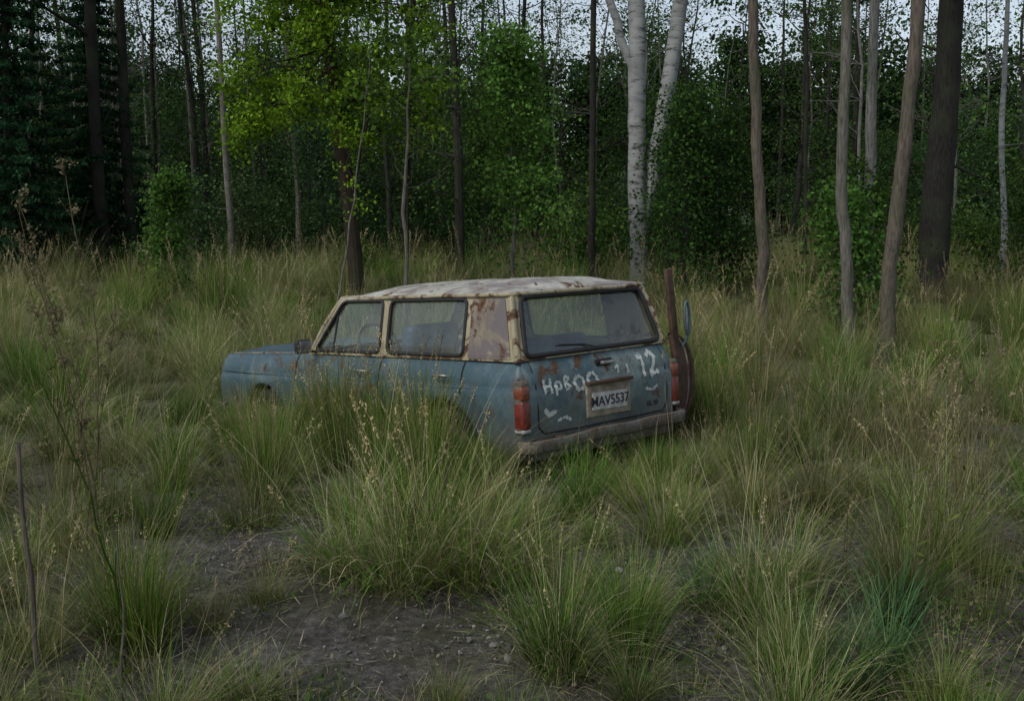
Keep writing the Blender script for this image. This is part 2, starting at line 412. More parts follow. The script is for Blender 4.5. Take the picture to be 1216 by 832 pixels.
# dead leaves and litter + pebbles on the bare soil
mb = MB(); n = 9000
c = np.stack([R.uniform(-4.5, 4.5, n), R.uniform(3.6, 9.5, n), np.zeros(n)], 1)
c[:, 2] = [gheight(a, b)+.012+R.uniform(0, .012) for a, b in c[:, :2]]
mb.leaves(c[:4500], .03, np.array([.17, .14, .095])*R.uniform(.4, 1.9, (4500, 1)), 0, 3., .22)
mb.leaves(c[4500:], .10, np.array([.38, .34, .22])*R.uniform(.4, 1.4, (n-4500, 1)), 0, 3., .025)
mb.obj('leaf_litter', [M_grass])
def rock_proto(i):
    bm = bmesh.new(); bmesh.ops.create_icosphere(bm, subdivisions=2, radius=1)
    for v in bm.verts: v.co *= 1+.35*noise.noise(v.co*1.3+Vector((i*7, 0, 0))); v.co.z *= .6
    me = bpy.data.meshes.new('pebble'); bm.to_mesh(me); bm.free(); return me
m, nt, out = new_mat('pebble_stone'); oi = nt.node('ShaderNodeObjectInfo')
principled(nt, out, ramp(nt, oi.outputs['Random'], [(0, (.05, .047, .042)), (.7, (.15, .142, .128)), (1, (.30, .29, .27))]), .9)
pr = []
for i in range(3):
    me = rock_proto(i); me.materials.append(m); pr.append(bpy.data.objects.new('pebble_%d' % i, me))
PC = proto_collection('pebbles', pr); pp, rr, ss, ii = [], [], [], []
for _ in range(3600):
    b = random.choice(bare); x = random.gauss(b[0], b[2]*.6); y = random.gauss(b[1], b[3]*.6)
    s = .003+.008*random.random()**4 if random.random() < .985 else random.uniform(.013, .028)
    pp.append((x, y, gheight(x, y)+.006)); rr.append((random.random(), random.random(), random.random()*6)); ss.append((s, s, s)); ii.append(random.randrange(3))
scatter('gravel_pebbles', PC, pp, rr, ss, ii)

# ------------------------------------------------------------------ trees
def wob(p0, p1, n, amp):
    p0, p1 = np.array(p0, float), np.array(p1, float); t = np.linspace(0, 1, n)[:, None]
    w = np.cumsum(R.normal(0, amp, (n, 3)), axis=0); w -= t*w[-1]; w[:, 2] *= .3
    return p0*(1-t)+p1*t+w
def path(ctrl, per=5, amp=.01):
    out = [];
    for a, b in zip(ctrl[:-1], ctrl[1:]):
        q = wob(a, b, per+1, amp); out.append(q[:-1])
    out.append(np.array([ctrl[-1]], float)); return np.concatenate(out)
def branch(mb, p, d, L, r, depth, tips, up=.15, wobb=.18, nch=4, side=5):
    n = 6; pts = [np.array(p, float)]; d = np.array(d, float); d /= np.linalg.norm(d)
    for i in range(n):
        d = d + R.normal(0, wobb, 3) + np.array([0, 0, up*.3]); d /= np.linalg.norm(d); pts.append(pts[-1]+d*L/n)
    pts = np.array(pts)
    mb.tube(pts, np.linspace(r, r*.25, n+1), side if depth > 1 else 3, mat=0)
    if depth <= 1: tips.extend(pts[2:])
    else:
        tips.append(pts[-1])
        for k in range(nch):
            i = random.randint(2, n); dd = d*.6+R.normal(0, .6, 3); branch(mb, pts[i], dd, L*random.uniform(.35, .6), r*.45, depth-1, tips, up, wobb, nch, 4)
def leafcloud(mb, tips, per, sig, size, c1, c2, up=.5, flat=.6, down=.3, width=.42):
    if not len(tips): return
    T = np.array(tips); N = len(T)*per
    t = np.repeat(T, per, axis=0)
    tone = np.repeat(R.uniform(.45, 1.35, len(T)), per)[:, None]
    cen = t + R.normal(size=(N, 3))*np.array([sig, sig, sig*flat])
    k = R.uniform(0, 1, (N, 1)); cols = (c1*(1-k)+c2*k)*tone*R.uniform(.75, 1.25, (N, 1))
    mb.leaves(cen, size, cols, 1, up, width, down)
LG1, LG2 = np.array([.045, .095, .018]), np.array([.09, .165, .034])
LD1, LD2 = np.array([.022, .048, .017]), np.array([.045, .085, .028])
LB1, LB2 = np.array([.085, .185, .012]), np.array([.165, .29, .027])
LP1, LP2 = np.array([.06, .115, .042]), np.array([.105, .18, .066])

def tall_tree(name, ctrl, r0, r1, bark, crown_from=7., crown_n=16, L=2.6, col=(LG1, LG2), low_twigs=0, leafsz=.1, per=12, extra=None):
    mb = MB(); pts = path(ctrl, 6, .016); pts[0, 2] -= .2
    h = pts[:, 2]; rr = np.interp(h, [h[0], h[0]+.15, h[0]+.6, h[-1]], [r0*1.6, r0*1.25, r0, r1])*R.uniform(.94, 1.06, len(h))
    mb.tube(pts, rr, 12, mat=0)
    tips = []
    for _ in range(crown_n):
        z = random.uniform(crown_from, h[-1]); i = int(np.argmin(abs(h-z))); a = random.uniform(0, 6.28)
        branch(mb, pts[i], (math.cos(a), math.sin(a), random.uniform(.2, .9)), L*random.uniform(.6, 1.1), rr[i]*.4, 2, tips, nch=4)
    leafcloud(mb, tips, per, .3, leafsz, *col)
    t2 = []
    for _ in range(low_twigs):
        z = random.uniform(2.2, crown_from); i = int(np.argmin(abs(h-z))); a = random.uniform(0, 6.28)
        branch(mb, pts[i], (math.cos(a), math.sin(a), random.uniform(-.1, .5)), random.uniform(.5, 1.4), rr[i]*.16, 2, t2, nch=3)
    return mb.obj(name, [bark, M_leaf], True)
def gz(x, y): return gheight(x, y)

# bright green tree with red-brown trunk
mb = MB(); y0 = 21.
pts = path([(-2.95, y0, -.1), (-3.05, y0, 1.6), (-3.22, y0, 3.2), (-3.5, y0+.1, 5.9), (-3.6, y0+.2, 8.5)], 6, .015)
mb.tube(pts, np.interp(pts[:, 2], [-.1, .6, 6, 8.5], [.2, .15, .11, .04]), 12, mat=0)
mb.tube(path([(-3.1, y0, 2.2), (-2.9, y0, 2.9), (-2.6, y0-.1, 4.2)], 5, .02), np.linspace(.05, .015, 11), 5, mat=0)
tips = []
for i in range(66):
    z = random.uniform(3.5, 8.3); p = pts[int(np.argmin(abs(pts[:, 2]-z)))]; a = random.uniform(0, 6.28)
    Lb = random.uniform(.8, 1.7)*(1.2-.06*(z-3.5))
    branch(mb, p, (math.cos(a), math.sin(a), random.uniform(-.2, .3)), Lb, .03, 2, tips, up=-.2, wobb=.12, nch=5)
leafcloud(mb, tips, 19, .15, .075, LB1, LB2, up=1.0, flat=.45, down=1.0)
mb.obj('deciduous_tree', [B_red, M_leaf])

def sapling(name, x, y, h, w, z0, bark, cols, nb=70, per=14, leafsz=.08, lw=.0, tr=.05, taper=1.0, sig=.16):
    mb = MB(); g = gz(x, y)
    pts = path([(x, y, g-.1), (x+random.uniform(-.1, .1), y, g+h*.5), (x+random.uniform(-.2, .2), y, g+h)], 7, .02)
    mb.tube(pts, np.linspace(tr, tr*.15, len(pts)), 8, mat=0); tips = []
    for i in range(nb):
        z = g+z0+(h-z0)*random.random()**.9; p = pts[int(np.argmin(abs(pts[:, 2]-z)))]; a = random.uniform(0, 6.28)
        f = (z-g-z0)/(h-z0); Lb = w*(1-taper*f*.75)*random.uniform(.5, 1.15)
        branch(mb, p, (math.cos(a), math.sin(a), random.uniform(.0, .6)), Lb, tr*.25, 2, tips, up=.1, wobb=.2, nch=3)
    leafcloud(mb, tips, per, sig, leafsz, *cols, up=.7, flat=.55, down=.4)
    return mb.obj(name, [bark, M_leaf])
sapling('leafy_sapling', .0, 22, 5.4, 1.35, .8, B_mid, (LG1*1.4, LG2*1.4), 66, 8, .085, sig=.2)
sapling('leafy_sapling', -6.9, 22, 2.7, .5, .1, B_mid, (LG1, LG2), 40, 8)
sapling('leafy_shrub', 3.6, 23, 4.2, 1.4, .1, B_dark, (LD1*1.3, LG1*1.3), 64, 7, sig=.28)
sapling('leafy_shrub', 4.6, 24, 3.8, 1.3, .1, B_dark, (LD1*1.3, LG1*1.3), 54, 7, sig=.28)
sapling('leafy_shrub', 5.3, 17.2, 2.3, .7, .1, B_mid, (LG1, LG2), 34, 7, sig=.2)
sapling('leafy_shrub', 6.3, 20, 2.9, 1.1, .1, B_mid, (LG1, LG2*.9), 44, 7, sig=.25)
sapling('leafy_shrub', -8.6, 29, 2.6, 1.5, .1, B_mid, (LP1, LP2), 34, 7, sig=.3)
sapling('leafy_shrub', -7.4, 30, 2.4, 1.4, .1, B_mid, (LP1, LP2), 30, 7, sig=.3)
sapling('leafy_shrub', 11.5, 24, 3.0, 1.4, .1, B_mid, (LG1, LG2*.9), 44, 7, sig=.3)
# dark conifers at the left edge of the clearing
def conifer(x, y, h, w):
    mb = MB(); g = gz(x, y); pts = path([(x, y, g-.1), (x, y, g+h*.5), (x+.1, y, g+h)], 7, .02)
    mb.tube(pts, np.linspace(.17, .02, len(pts)), 8, mat=0); C = []
    z = .7
    while z < h-.2:
        f = z/h; nb = 8
        for k in range(nb):
            a = k*6.283/nb+random.uniform(-.4, .4); L = w*(1-f)**.8*random.uniform(.7, 1.1)+.15; n = 8
            t = np.linspace(0, 1, n)[:, None]; dr = np.array([math.cos(a), math.sin(a), 0])
            q = np.array([x, y, g+z])+dr*t*L+np.array([0, 0, 1])*(-.28*L*t+.12*L*t**3)
            mb.tube(q, np.linspace(.022, .005, n), 4, mat=0)
            m = int(70*L); tt = R.uniform(.12, 1, m); s_ = np.array([-math.sin(a), math.cos(a), 0])
            C.append(np.array([x, y, g+z])+dr*(tt*L)[:, None]+np.array([0, 0, 1])*(-.28*L*tt+.12*L*tt**3-.03)[:, None]+s_*(R.normal(0, .17, m)*(1.1-tt)*L*.8)[:, None]+R.normal(0, .05, (m, 3)))
        z += random.uniform(.28, .42)
    C = np.concatenate(C); mb.leaves(C, .17, np.array([.022, .058, .022])*R.uniform(.5, 1.7, (len(C), 1)), 1, .8, .2, .6)
    return mb.obj('conifer_tree', [B_dark, M_leaf])
conifer(-13.1, 29, 11, 2.4); conifer(-15.2, 30.5, 12.5, 2.7); conifer(-12.0, 32, 9.5, 2.0); conifer(-17.6, 30, 12, 2.6)

# white birch with two stems and an upper fork
mb = MB()
p1 = path([(2.78, 24, .1), (2.72, 24, 2.2), (2.66, 24, 4.2), (2.62, 24, 6.4), (2.5, 24.2, 12)], 6, .015)
mb.tube(p1, np.interp(p1[:, 2], [0, .8, 6.5, 12], [.24, .2, .18, .07]), 14, mat=0)
p2 = path([(2.85, 24.1, 1.6), (3.1, 24.1, 3.0), (3.35, 24.1, 4.6), (3.62, 24.1, 6.6), (4.2, 24.1, 12)], 6, .015)
mb.tube(p2, np.interp(p2[:, 2], [1.5, 3, 6.5, 12], [.15, .17, .16, .06]), 14, mat=0)
p3 = path([(2.66, 24, 4.7), (2.35, 23.95, 5.5), (1.95, 23.9, 6.8), (1.2, 23.8, 10)], 6, .015)
mb.tube(p3, np.interp(p3[:, 2], [4.7, 7, 10], [.1, .08, .03]), 10, mat=0)
tips = []
for q in (p1, p2, p3):
    for _ in range(8):
        p = q[random.randint(int(len(q)*.78), len(q)-1)]; a = random.uniform(0, 6.28); branch(mb, p, (math.cos(a), math.sin(a), .6), 2.2, .05, 2, tips)
leafcloud(mb, tips, 8, .3, .1, LG1, LG2); mb.obj('birch_tree', [B_birch, M_leaf], True)

tall_tree('slender_tree', [(3.93, 17, 0), (3.88, 17, 1.2), (3.78, 17, 2.6), (3.62, 17, 5.4), (3.6, 17, 10)], .095, .05, B_brown, 7, 8, 2.)
tall_tree('slender_tree', [(4.55, 14.5, 0), (4.45, 14.5, 1.0), (4.33, 14.5, 2.5), (4.27, 14.5, 5), (4.3, 14.6, 10)], .08, .05, B_mid, 7, 7, 1.8)
tall_tree('slender_tree', [(4.9, 14.3, 0), (4.93, 14.3, 1.3), (5.03, 14.3, 2.8), (5.15, 14.3, 5), (5.3, 14.4, 10)], .105, .06, B_brown, 7, 7, 1.8)
tall_tree('slender_tree', [(6.5, 20, 0), (6.45, 20, 3), (6.42, 20, 6), (6.5, 20, 11)], .11, .06, B_pale, 8, 7, 2.)
tall_tree('oak_tree', [(8.95, 23.5, 0), (9.05, 23.5, 3), (9.15, 23.5, 6.5), (9.3, 23.5, 12)], .33, .16, B_dark, 6.2, 20, 3.6, low_twigs=12, col=(LD1*1.5, LG1))
tall_tree('birch_tree', [(11.7, 26, 0), (11.5, 26, 3), (11.4, 26, 6), (11.4, 26, 10)], .075, .04, B_birch, 6.5, 8, 1.6, low_twigs=5)
tall_tree('slender_tree', [(1.9, 26, 0), (1.88, 26, 4), (1.86, 26, 12)], .09, .04, B_dark, 8, 6, 1.6, low_twigs=8)
tall_tree('slender_tree', [(-2.9, 17.5, 0), (-2.5, 17.5, 2.2), (-2.2, 17.5, 4.6)], .02, .006, B_mid, 3.5, 5, .6, per=2, low_twigs=3)
tall_tree('slender_tree', [(-1.75, 17.5, 0), (-1.68, 17.5, 2.0), (-1.6, 17.5, 4.4)], .04, .01, B_mid, 3.2, 7, .8, per=3, low_twigs=6)
tall_tree('slender_tree', [(-11.5, 31, 0), (-11.6, 31, 4), (-11.6, 31, 12)], .2, .12, B_dark, 7, 10, 2.6, low_twigs=10)
tall_tree('slender_tree', [(-11.0, 32, 0), (-11.1, 32, 4), (-11.1, 32, 12)], .17, .1, B_dark, 7, 10, 2.6, low_twigs=10)
tall_tree('slender_tree', [(-7.4, 29, 0), (-7.5, 29, 4), (-7.7, 29, 12)], .09, .05, B_mid, 8, 7, 2, low_twigs=6)

# forest behind: instanced tree and shrub variants
fp = []; FK = {}
def reg(kind, mbx, bark):
    FK.setdefault(kind, []).append(len(fp)); fp.append(mbx.obj('forest_tree_%02d' % len(fp), [bark, M_leaf], link=False))
for i in range(8):   # bare / sparse trunks
    mb = MB(); h = random.uniform(14, 18); r = random.uniform(.06, .16)
    pts = path([(0, 0, -.3), (random.uniform(-.4, .4), 0, h*.5), (random.uniform(-.8, .8), 0, h)], 7, .05)
    mb.tube(pts, np.linspace(r, r*.3, len(pts)), 8, mat=0); tips = []
    for _ in range(26):
        z = random.uniform(2., h); p = pts[int(np.argmin(abs(pts[:, 2]-z)))]; a = random.uniform(0, 6.28)
        branch(mb, p, (math.cos(a), math.sin(a), random.uniform(.1, 1.)), random.uniform(1., 2.8), r*.22, 2, tips, nch=4)
    lo = 8.5 if i % 2 else 2.
    T = [t for t in tips if t[2] > lo]; leafcloud(mb, T, 2 if i % 2 else 3, .35, .13, LD2, LG2)
    reg('bare', mb, [B_dark, B_dark, B_mid, B_dark, B_dark, B_pale, B_dark, B_mid][i])
for i in range(5):   # leafy understory trees
    mb = MB(); h = random.uniform(5, 8); tips = []
    pts = path([(0, 0, -.2), (random.uniform(-.3, .3), 0, h*.5), (random.uniform(-.6, .6), 0, h)], 7, .04)
    mb.tube(pts, np.linspace(.09, .02, len(pts)), 6, mat=0)
    for _ in range(46):
        z = .4+(h-.4)*random.random(); p = pts[int(np.argmin(abs(pts[:, 2]-z)))]; a = random.uniform(0, 6.28)
        branch(mb, p, (math.cos(a), math.sin(a), random.uniform(0, .6)), random.uniform(.8, 2.8)*(1.2-.6*z/h), .02, 2, tips, nch=3)
    leafcloud(mb, tips, 6, .32, .12, *[(LG1*.95, LG2*.9), (LD1, LD2*1.3), (LP1*.9, LP2*.8), (LD2, LG1*1.3), (LG1*.9, LG2*.8)][i])
    reg('leafy', mb, B_dark)
for i in range(3):   # shrubs
    mb = MB(); tips = []
    for _ in range(30):
        a = random.uniform(0, 6.28); branch(mb, (random.gauss(0, .3), random.gauss(0, .3), 0), (math.cos(a)*.6, math.sin(a)*.6, 1), random.uniform(1, 2.3), .015, 2, tips, nch=3)
    leafcloud(mb, tips, 6, .24, .10, *[(LG1*.9, LG2*.85), (LD1*1.2, LD2), (LP1*.85, LP2*.85)][i]); reg('shrub', mb, B_dark)
for i in range(3):   # big crowned forest trees for depth
    mb = MB(); h = random.uniform(9.5, 12.5); tips = []
    pts = path([(0, 0, -.2), (0, 0, h*.5), (0, 0, h)], 7, .06); mb.tube(pts, np.linspace(.22, .04, len(pts)), 7, mat=0)
    for _ in range(66):
        z = .8+(h-.8)*random.random(); p = pts[int(np.argmin(abs(pts[:, 2]-z)))]; a = random.uniform(0, 6.28)
        branch(mb, p, (math.cos(a), math.sin(a), random.uniform(0, .6)), random.uniform(1.5, 4)*(1.2-.7*z/h), .04, 2, tips, nch=3)
    leafcloud(mb, tips, 6, .5, .26, LD1*.95, LD2*1.0); reg('big', mb, B_dark)
FC = proto_collection('forest_trees', fp)
P, RO, SC, ID = [], [], [], []
def putf(kind, x, y, s):
    P.append((x, y, gz(x, y))); RO.append((random.gauss(0, .03), random.gauss(0, .03), random.uniform(0, 6.28))); SC.append((s, s, s*random.uniform(.85, 1.15))); ID.append(random.choice(FK[kind]))
def band(kind, n, y0, y1, s0, s1, xm=.65, ok=None):
    for _ in range(n):
        y = random.uniform(y0, y1); x = random.uniform(-xm*y-3, xm*y+3)
        if ok and not ok(x, y): continue
        putf(kind, x, y, random.uniform(s0, s1))
edge = lambda x: 33 if x < -6 else (28 if x < 1 else 26.5)
inside = lambda x, y: y > edge(x)
def gap(x, y): return inside(x, y) and not (random.random() < .7 and (-.02 < x/y < .24 or -.29 < x/y < -.2))
band('bare', 165, 29, 66, .7, 1.1, ok=inside)
band('leafy', 22, 33, 44, .6, .95, ok=gap)
band('leafy', 58, 44, 70, .8, 1.1, ok=gap)
band('shrub', 80, 28, 48, .5, 1.1, ok=inside)
band('big', 100, 66, 100, .85, 1.05)
band('shrub', 70, 44, 70, 1.2, 2.0)
scatter('distant_forest', FC, P, RO, SC, ID)

# ------------------------------------------------------------------ tall weeds and sticks
def weed(name, x, y, stems, col=BROWN, heads=14):
    mb = MB()
    for (tx, tz, r) in stems:
        g = gz(x, y); b = np.array([x+random.uniform(-.08, .08), y+random.uniform(-.08, .08), g-.03]); t = np.array([x+tx, y+random.uniform(-.15, .15), tz])
        pts = wob(b, t, 12, .012); pts[:, 0] += .12*np.sin(np.linspace(0, 3.14, 12))*(-1 if tx > 0 else 1)*.6
        mb.tube(pts, np.linspace(r, r*.35, 12), 5, col*random.uniform(.7, 1.3))
        for k in range(heads):
            i = random.randint(8, 11); L = random.uniform(.03, .09); a = random.uniform(0, 6.28)
            q = pts[i]+np.array([math.cos(a)*L*.6, math.sin(a)*L*.6, L]); mb.tube(np.array([pts[i], (pts[i]+q)/2+R.normal(0, .006, 3), q]), .0012, 3, col)
            cc = q+R.normal(0, .012, (7, 3)); mb.leaves(cc, .018, col*R.uniform(.8, 1.7, (7, 1)), 0, 0, .35)
        for k in range(4):
            i = random.randint(1, 7); cc = pts[i]+R.normal(0, .03, (2, 3)); mb.leaves(cc, .08, OLIVE*R.uniform(.5, 1., (2, 1)), 0, 0, .1)
    return mb.obj(name, [M_grass])
WB = np.array([.17, .135, .08])
weed('tall_dry_weed', -2.15, 5.5, [(-.32, 2.05, .006), (-.12, 2.25, .006), (-.2, 1.8, .005), (.1, 1.5, .005), (-.05, 1.35, .005), (-.35, 1.9, .005), (-.28, 2.12, .005)], WB, 22)
weed('tall_dry_weed', -1.75, 4.7, [(-.25, 1.35, .007), (.1, .9, .004)], GREEN*.6, 4)
weed('tall_dry_weed', 2.1, 5.5, [(-.25, 1.25, .003), (-.1, 1.3, .003), (.2, 1.2, .003), (.35, 1.4, .003), (0, 1.0, .003)], WB*1.1, 5)
weed('tall_dry_weed', 2.6, 6.2, [(-.25, 1.4, .003), (-.1, 1.3, .003), (.2, 1.5, .003), (.45, 1.4, .003)], WB*1.1, 5)
weed('tall_dry_weed', -2.9, 7.2, [(-.2, 1.5, .004), (.1, 1.6, .004), (.2, 1.3, .003)], WB, 10)
mb = MB(); p = wob((-1.97, 4.35, -.1), (-2.0, 4.35, 1.15), 10, .006); mb.tube(p, np.linspace(.013, .009, 10), 7); mb.obj('dead_stick', [B_brown])
mb = MB(); p = wob((-1.63, 4.3, -.1), (-1.62, 4.35, .72), 10, .006); mb.tube(p, np.linspace(.007, .004, 10), 6); mb.obj('dead_stick', [B_brown])

# ------------------------------------------------------------------ CAR
car = bpy.data.objects.new('abandoned_station_wagon', None); scene.collection.objects.link(car)
def child(o): o.parent = car; return o

def paint_material(name, base, fade, rustamt=.5, fadeamt=.5, seed=0., primer=None, dirtz=True, fleck=0.):
    m, nt, out = new_mat(name); tc = nt.node('ShaderNodeTexCoord'); c = tc.outputs['Object']
    nf = noise_tex(nt, c, 2.6, 8, .62, loc=(seed, seed*2, 0), dist=.4)
    nr = noise_tex(nt, c, 5.5, 10, .68, loc=(seed+3, 1, 2), dist=.6)
    nfi = noise_tex(nt, c, 38, 6, .7); ns = noise_tex(nt, c, 9, 6, .6, (1.2, 1.2, .25))
    nst = noise_tex(nt, c, 14, 6, .65, (1.5, 1.5, .12), loc=(seed, 0, 0))
    col = mix(nt, ramp(nt, nf, [(.62-.25*fadeamt, 0), (.72-.15*fadeamt, 1)]), base, fade)
    if fleck:
        nk = noise_tex(nt, c, 13, 8, .72, loc=(seed+5, 2, 7), dist=.3)
        col = mix(nt, ramp(nt, nk, [(.58, 0), (.62, fleck)]), col, tuple(min(1, x*1.5) for x in fade))
    col = mix(nt, ramp(nt, nfi, [(.35, .0), (.75, .5)]), col, tuple(x*.4 for x in base))
    col = mix(nt, ramp(nt, ns, [(.5, 0), (.72, .5)]), col, (.08, .07, .055))
    if primer is not None:
        np_ = noise_tex(nt, c, 3.4, 7, .6, loc=(seed+8, 4, 1), dist=.5)
        col = mix(nt, ramp(nt, np_, [(.50, 0), (.55, .9)]), col, primer)
    rcol = ramp(nt, nfi, [(.3, (.035, .018, .011)), (.7, (.14, .07, .036))])
    rmask = ramp(nt, nr, [(.70-.22*rustamt, 0), (.735-.2*rustamt, 1)])
    col = mix(nt, ramp(nt, nst, [(.60, 0), (.72, .6*rustamt+.15)]), col, (.10, .055, .032))
    col = mix(nt, rmask, col, rcol)
    if dirtz:
        sx = nt.node('ShaderNodeSeparateXYZ'); nt.link(c, sx.inputs[0])
        g = nt.node('ShaderNodeMapRange'); g.inputs['From Min'].default_value = .68; g.inputs['From Max'].default_value = .28
        nt.link(sx.outputs[2], g.inputs[0])
        dm = math_node(nt, 'MULTIPLY', g.outputs[0], math_node(nt, 'ADD', nf, .4), True)
        col = mix(nt, dm, col, ramp(nt, nfi, [(.35, (.06, .052, .038)), (.65, (.14, .125, .095))]))
    rough = ramp(nt, rmask, [(0, .45), (1, .9)])
    principled(nt, out, col, rough, bump=math_node(nt, 'ADD', rmask, math_node(nt, 'MULTIPLY', nfi, .4)), bstr=.25, bdist=.004, spec=.4)
    return m
P_body = paint_material('paint_faded_teal', (.045, .09, .11), (.10, .155, .165), .54, .5, fleck=.3)
P_gate = paint_material('paint_tailgate', (.055, .105, .12), (.17, .22, .21), .62, .7, 4., fleck=.4)
P_roof = paint_material('paint_roof', (.42, .41, .35), (.55, .53, .46), .56, .5, 2., primer=(.22, .185, .175), dirtz=False)
P_cream = paint_material('paint_cream', (.35, .30, .18), (.45, .415, .31), .85, .5, 6., dirtz=False)
P_dpil = paint_material('paint_pillar', (.33, .275, .17), (.15, .125, .12), .75, .85, 9., primer=(.13, .11, .11), dirtz=False)
def simple(name, col, rough=.6, metal=0., var=.4, sc=20):
    m, nt, out = new_mat(name); tc = nt.node('ShaderNodeTexCoord'); n = noise_tex(nt, tc.outputs['Object'], sc, 6, .65)
    c = ramp(nt, n, [(.3, tuple(x*(1-var) for x in col)), (.7, tuple(min(1, x*(1+var)) for x in col))])
    principled(nt, out, c, rough, metal, bump=n, bstr=.15, bdist=.003); return m
M_rub = simple('rubber_black', (.012, .012, .012), .7); M_gap = simple('gap_dark', (.008, .008, .008), .9)
M_int = simple('interior_trim', (.07, .085, .095), .85); M_seat = simple('seat_vinyl', (.055, .08, .12), .6)
M_chr = simple('chrome_tarnished', (.33, .32, .29), .38, .8, .5, 12); M_tyre = simple('tyre', (.02, .019, .017), .9)
M_bump = paint_material('bumper_pitted', (.12, .12, .11), (.21, .205, .19), 1.1, .4, 12., dirtz=True, fleck=.3)
M_rust = simple('rusted_steel', (.065, .036, .022), .9, 0, .6, 14); M_rim = simple('wheel_rim', (.16, .13, .1), .7, .3)
M_red = simple('lamp_red', (.14, .022, .014), .35, 0, .5, 30); M_org = simple('lamp_amber', (.17, .045, .02), .35, 0, .5, 40)
M_white = simple('lamp_clear', (.3, .3, .27), .3); M_plate = simple('plate_white', (.40, .40, .37), .6, 0, .4, 18); M_txt = simple('plate_ink', (.02, .02, .03), .7)
M_tan = simple('plate_recess', (.22, .185, .13), .8, 0, .6, 16)
def glass_material():
    m, nt, out = new_mat('window_glass'); tc = nt.node('ShaderNodeTexCoord')
    n = noise_tex(nt, tc.outputs['Object'], 3.5, 8, .7, dist=.5)
    tr = nt.node('ShaderNodeBsdfTransparent'); tr.inputs[0].default_value = (.92, .96, .95, 1)
    gl = nt.node('ShaderNodeBsdfGlossy'); gl.inputs['Roughness'].default_value = .04; gl.inputs[0].default_value = (.85, .9, .9, 1)
    df = nt.node('ShaderNodeBsdfDiffuse'); df.inputs[0].default_value = (.24, .26, .23, 1)
    lw = nt.node('ShaderNodeLayerWeight'); lw.inputs[0].default_value = .25
    fac = math_node(nt, 'ADD', math_node(nt, 'MULTIPLY', math_node(nt, 'POWER', lw.outputs['Facing'], 3.), .5), .09)
    m1 = nt.node('ShaderNodeMixShader'); nt.link(fac, m1.inputs[0]); nt.link(tr.outputs[0], m1.inputs[1]); nt.link(gl.outputs[0], m1.inputs[2])
    m2 = nt.node('ShaderNodeMixShader'); nt.link(ramp(nt, n, [(.4, .03), (.7, .25)]), m2.inputs[0]); nt.link(m1.outputs[0], m2.inputs[1]); nt.link(df.outputs[0], m2.inputs[2])
    nt.link(m2.outputs[0], out.inputs[0]); return m
M_glass = glass_material()

# lower body shell -------------------------------------------------
LEN, HW = 4.0, .83
PROF = [(.25, .05), (.29, .03), (.34, .012), (.40, .002), (.47, 0), (.54, -.004), (.61, -.006), (.68, -.004), (.725, .0), (.745, .012), (.77, .014), (.80, .018), (.84, .03), (.88, .048), (.91, .066), (.93, .085)]
def inset_at(z):
    zs = [p[0] for p in PROF]; return float(np.interp(z, zs, [p[1] for p in PROF]))
def hw_at(x): return HW - .05*max(0, (x-2.6)/1.4)**2 - .015*max(0, (.8-x)/.8)**2
def ztop(x): return .93 if x < 2.4 else .93-.045*((x-2.4)/1.6)**1.3
rr_, rf_ = .10, .16
def half_outline(sgn):
    o = []
    hr = hw_at(0); 
    for y in np.linspace(0, hr-rr_, 16): o.append((0 - .0*y, y, -1, 0))
    for a in np.linspace(0, math.pi/2, 9)[1:]: o.append((rr_-rr_*math.cos(a), hr-rr_+rr_*math.sin(a), -math.cos(a), math.sin(a)))
    for x in np.linspace(rr_, LEN-rf_, 170)[1:]: o.append((x, hw_at(x), 0, 1))
    hf = hw_at(LEN-rf_)
    for a in np.linspace(0, math.pi/2, 8)[1:]: o.append((LEN-rf_+rf_*math.sin(a), hf-rf_+rf_*math.cos(a), math.sin(a), math.cos(a)))
    for y in np.linspace(hf-rf_, 0, 10)[1:]: o.append((LEN+.03*(1-(y/hf)**2), y, 1, 0))
    return [(x, sgn*y, nx, sgn*ny) for x, y, nx, ny in o]
L_ = half_outline(1); R_ = half_outline(-1)[::-1][1:-1]
outline = L_+R_; NO = len(outline)
WX = (.78, 3.12); WR = .36
def arch(x):
    z = 0
    for w in WX:
        d = abs(x-w)
        if d < WR: z = max(z, .31+math.sqrt(WR*WR-d*d))
    return z
def dent(x, y, z): return .009*noise.noise(Vector((x*2.2, y*2.2, z*3+5)))+.004*noise.noise(Vector((x*7, y*7, z*7)))
verts = []; 
for (x, y, nx, ny) in outline:
    zt = ztop(x); za = arch(x) if abs(y) > .6 else 0
    for k, (pz, ins) in enumerate(PROF):
        z = .25+(pz-.25)*(zt-.25)/.68
        if z < za: z = za - .0015*(len(PROF)-k)
        ins += dent(x, y, z)*(1 if k < 13 else 0)
        verts.append((x-nx*ins, y-ny*ins, z))
K = len(PROF); faces = []; mats = []
for i in range(NO):
    j = (i+1) % NO
    gate = outline[i][0] < .02 and outline[j][0] < .02
    for k in range(K-1): faces.append((i*K+k, i*K+k+1, j*K+k+1, j*K+k)); mats.append(1 if gate else 0)
me = bpy.data.meshes.new('body_shell'); me.from_pydata(verts, [], faces); me.materials.append(P_body); me.materials.append(P_gate)
me.polygons.foreach_set('material_index', mats); me.polygons.foreach_set('use_smooth', [True]*len(faces)); me.update()
body = child(bpy.data.objects.new('body_shell', me)); scene.collection.objects.link(body)
bm = bmesh.new(); bm.from_mesh(me); bmesh.ops.recalc_face_normals(bm, faces=bm.faces); bm.to_mesh(me); bm.free()
sol = body.modifiers.new('thick', 'SOLIDIFY'); sol.thickness = .018; sol.offset = -1

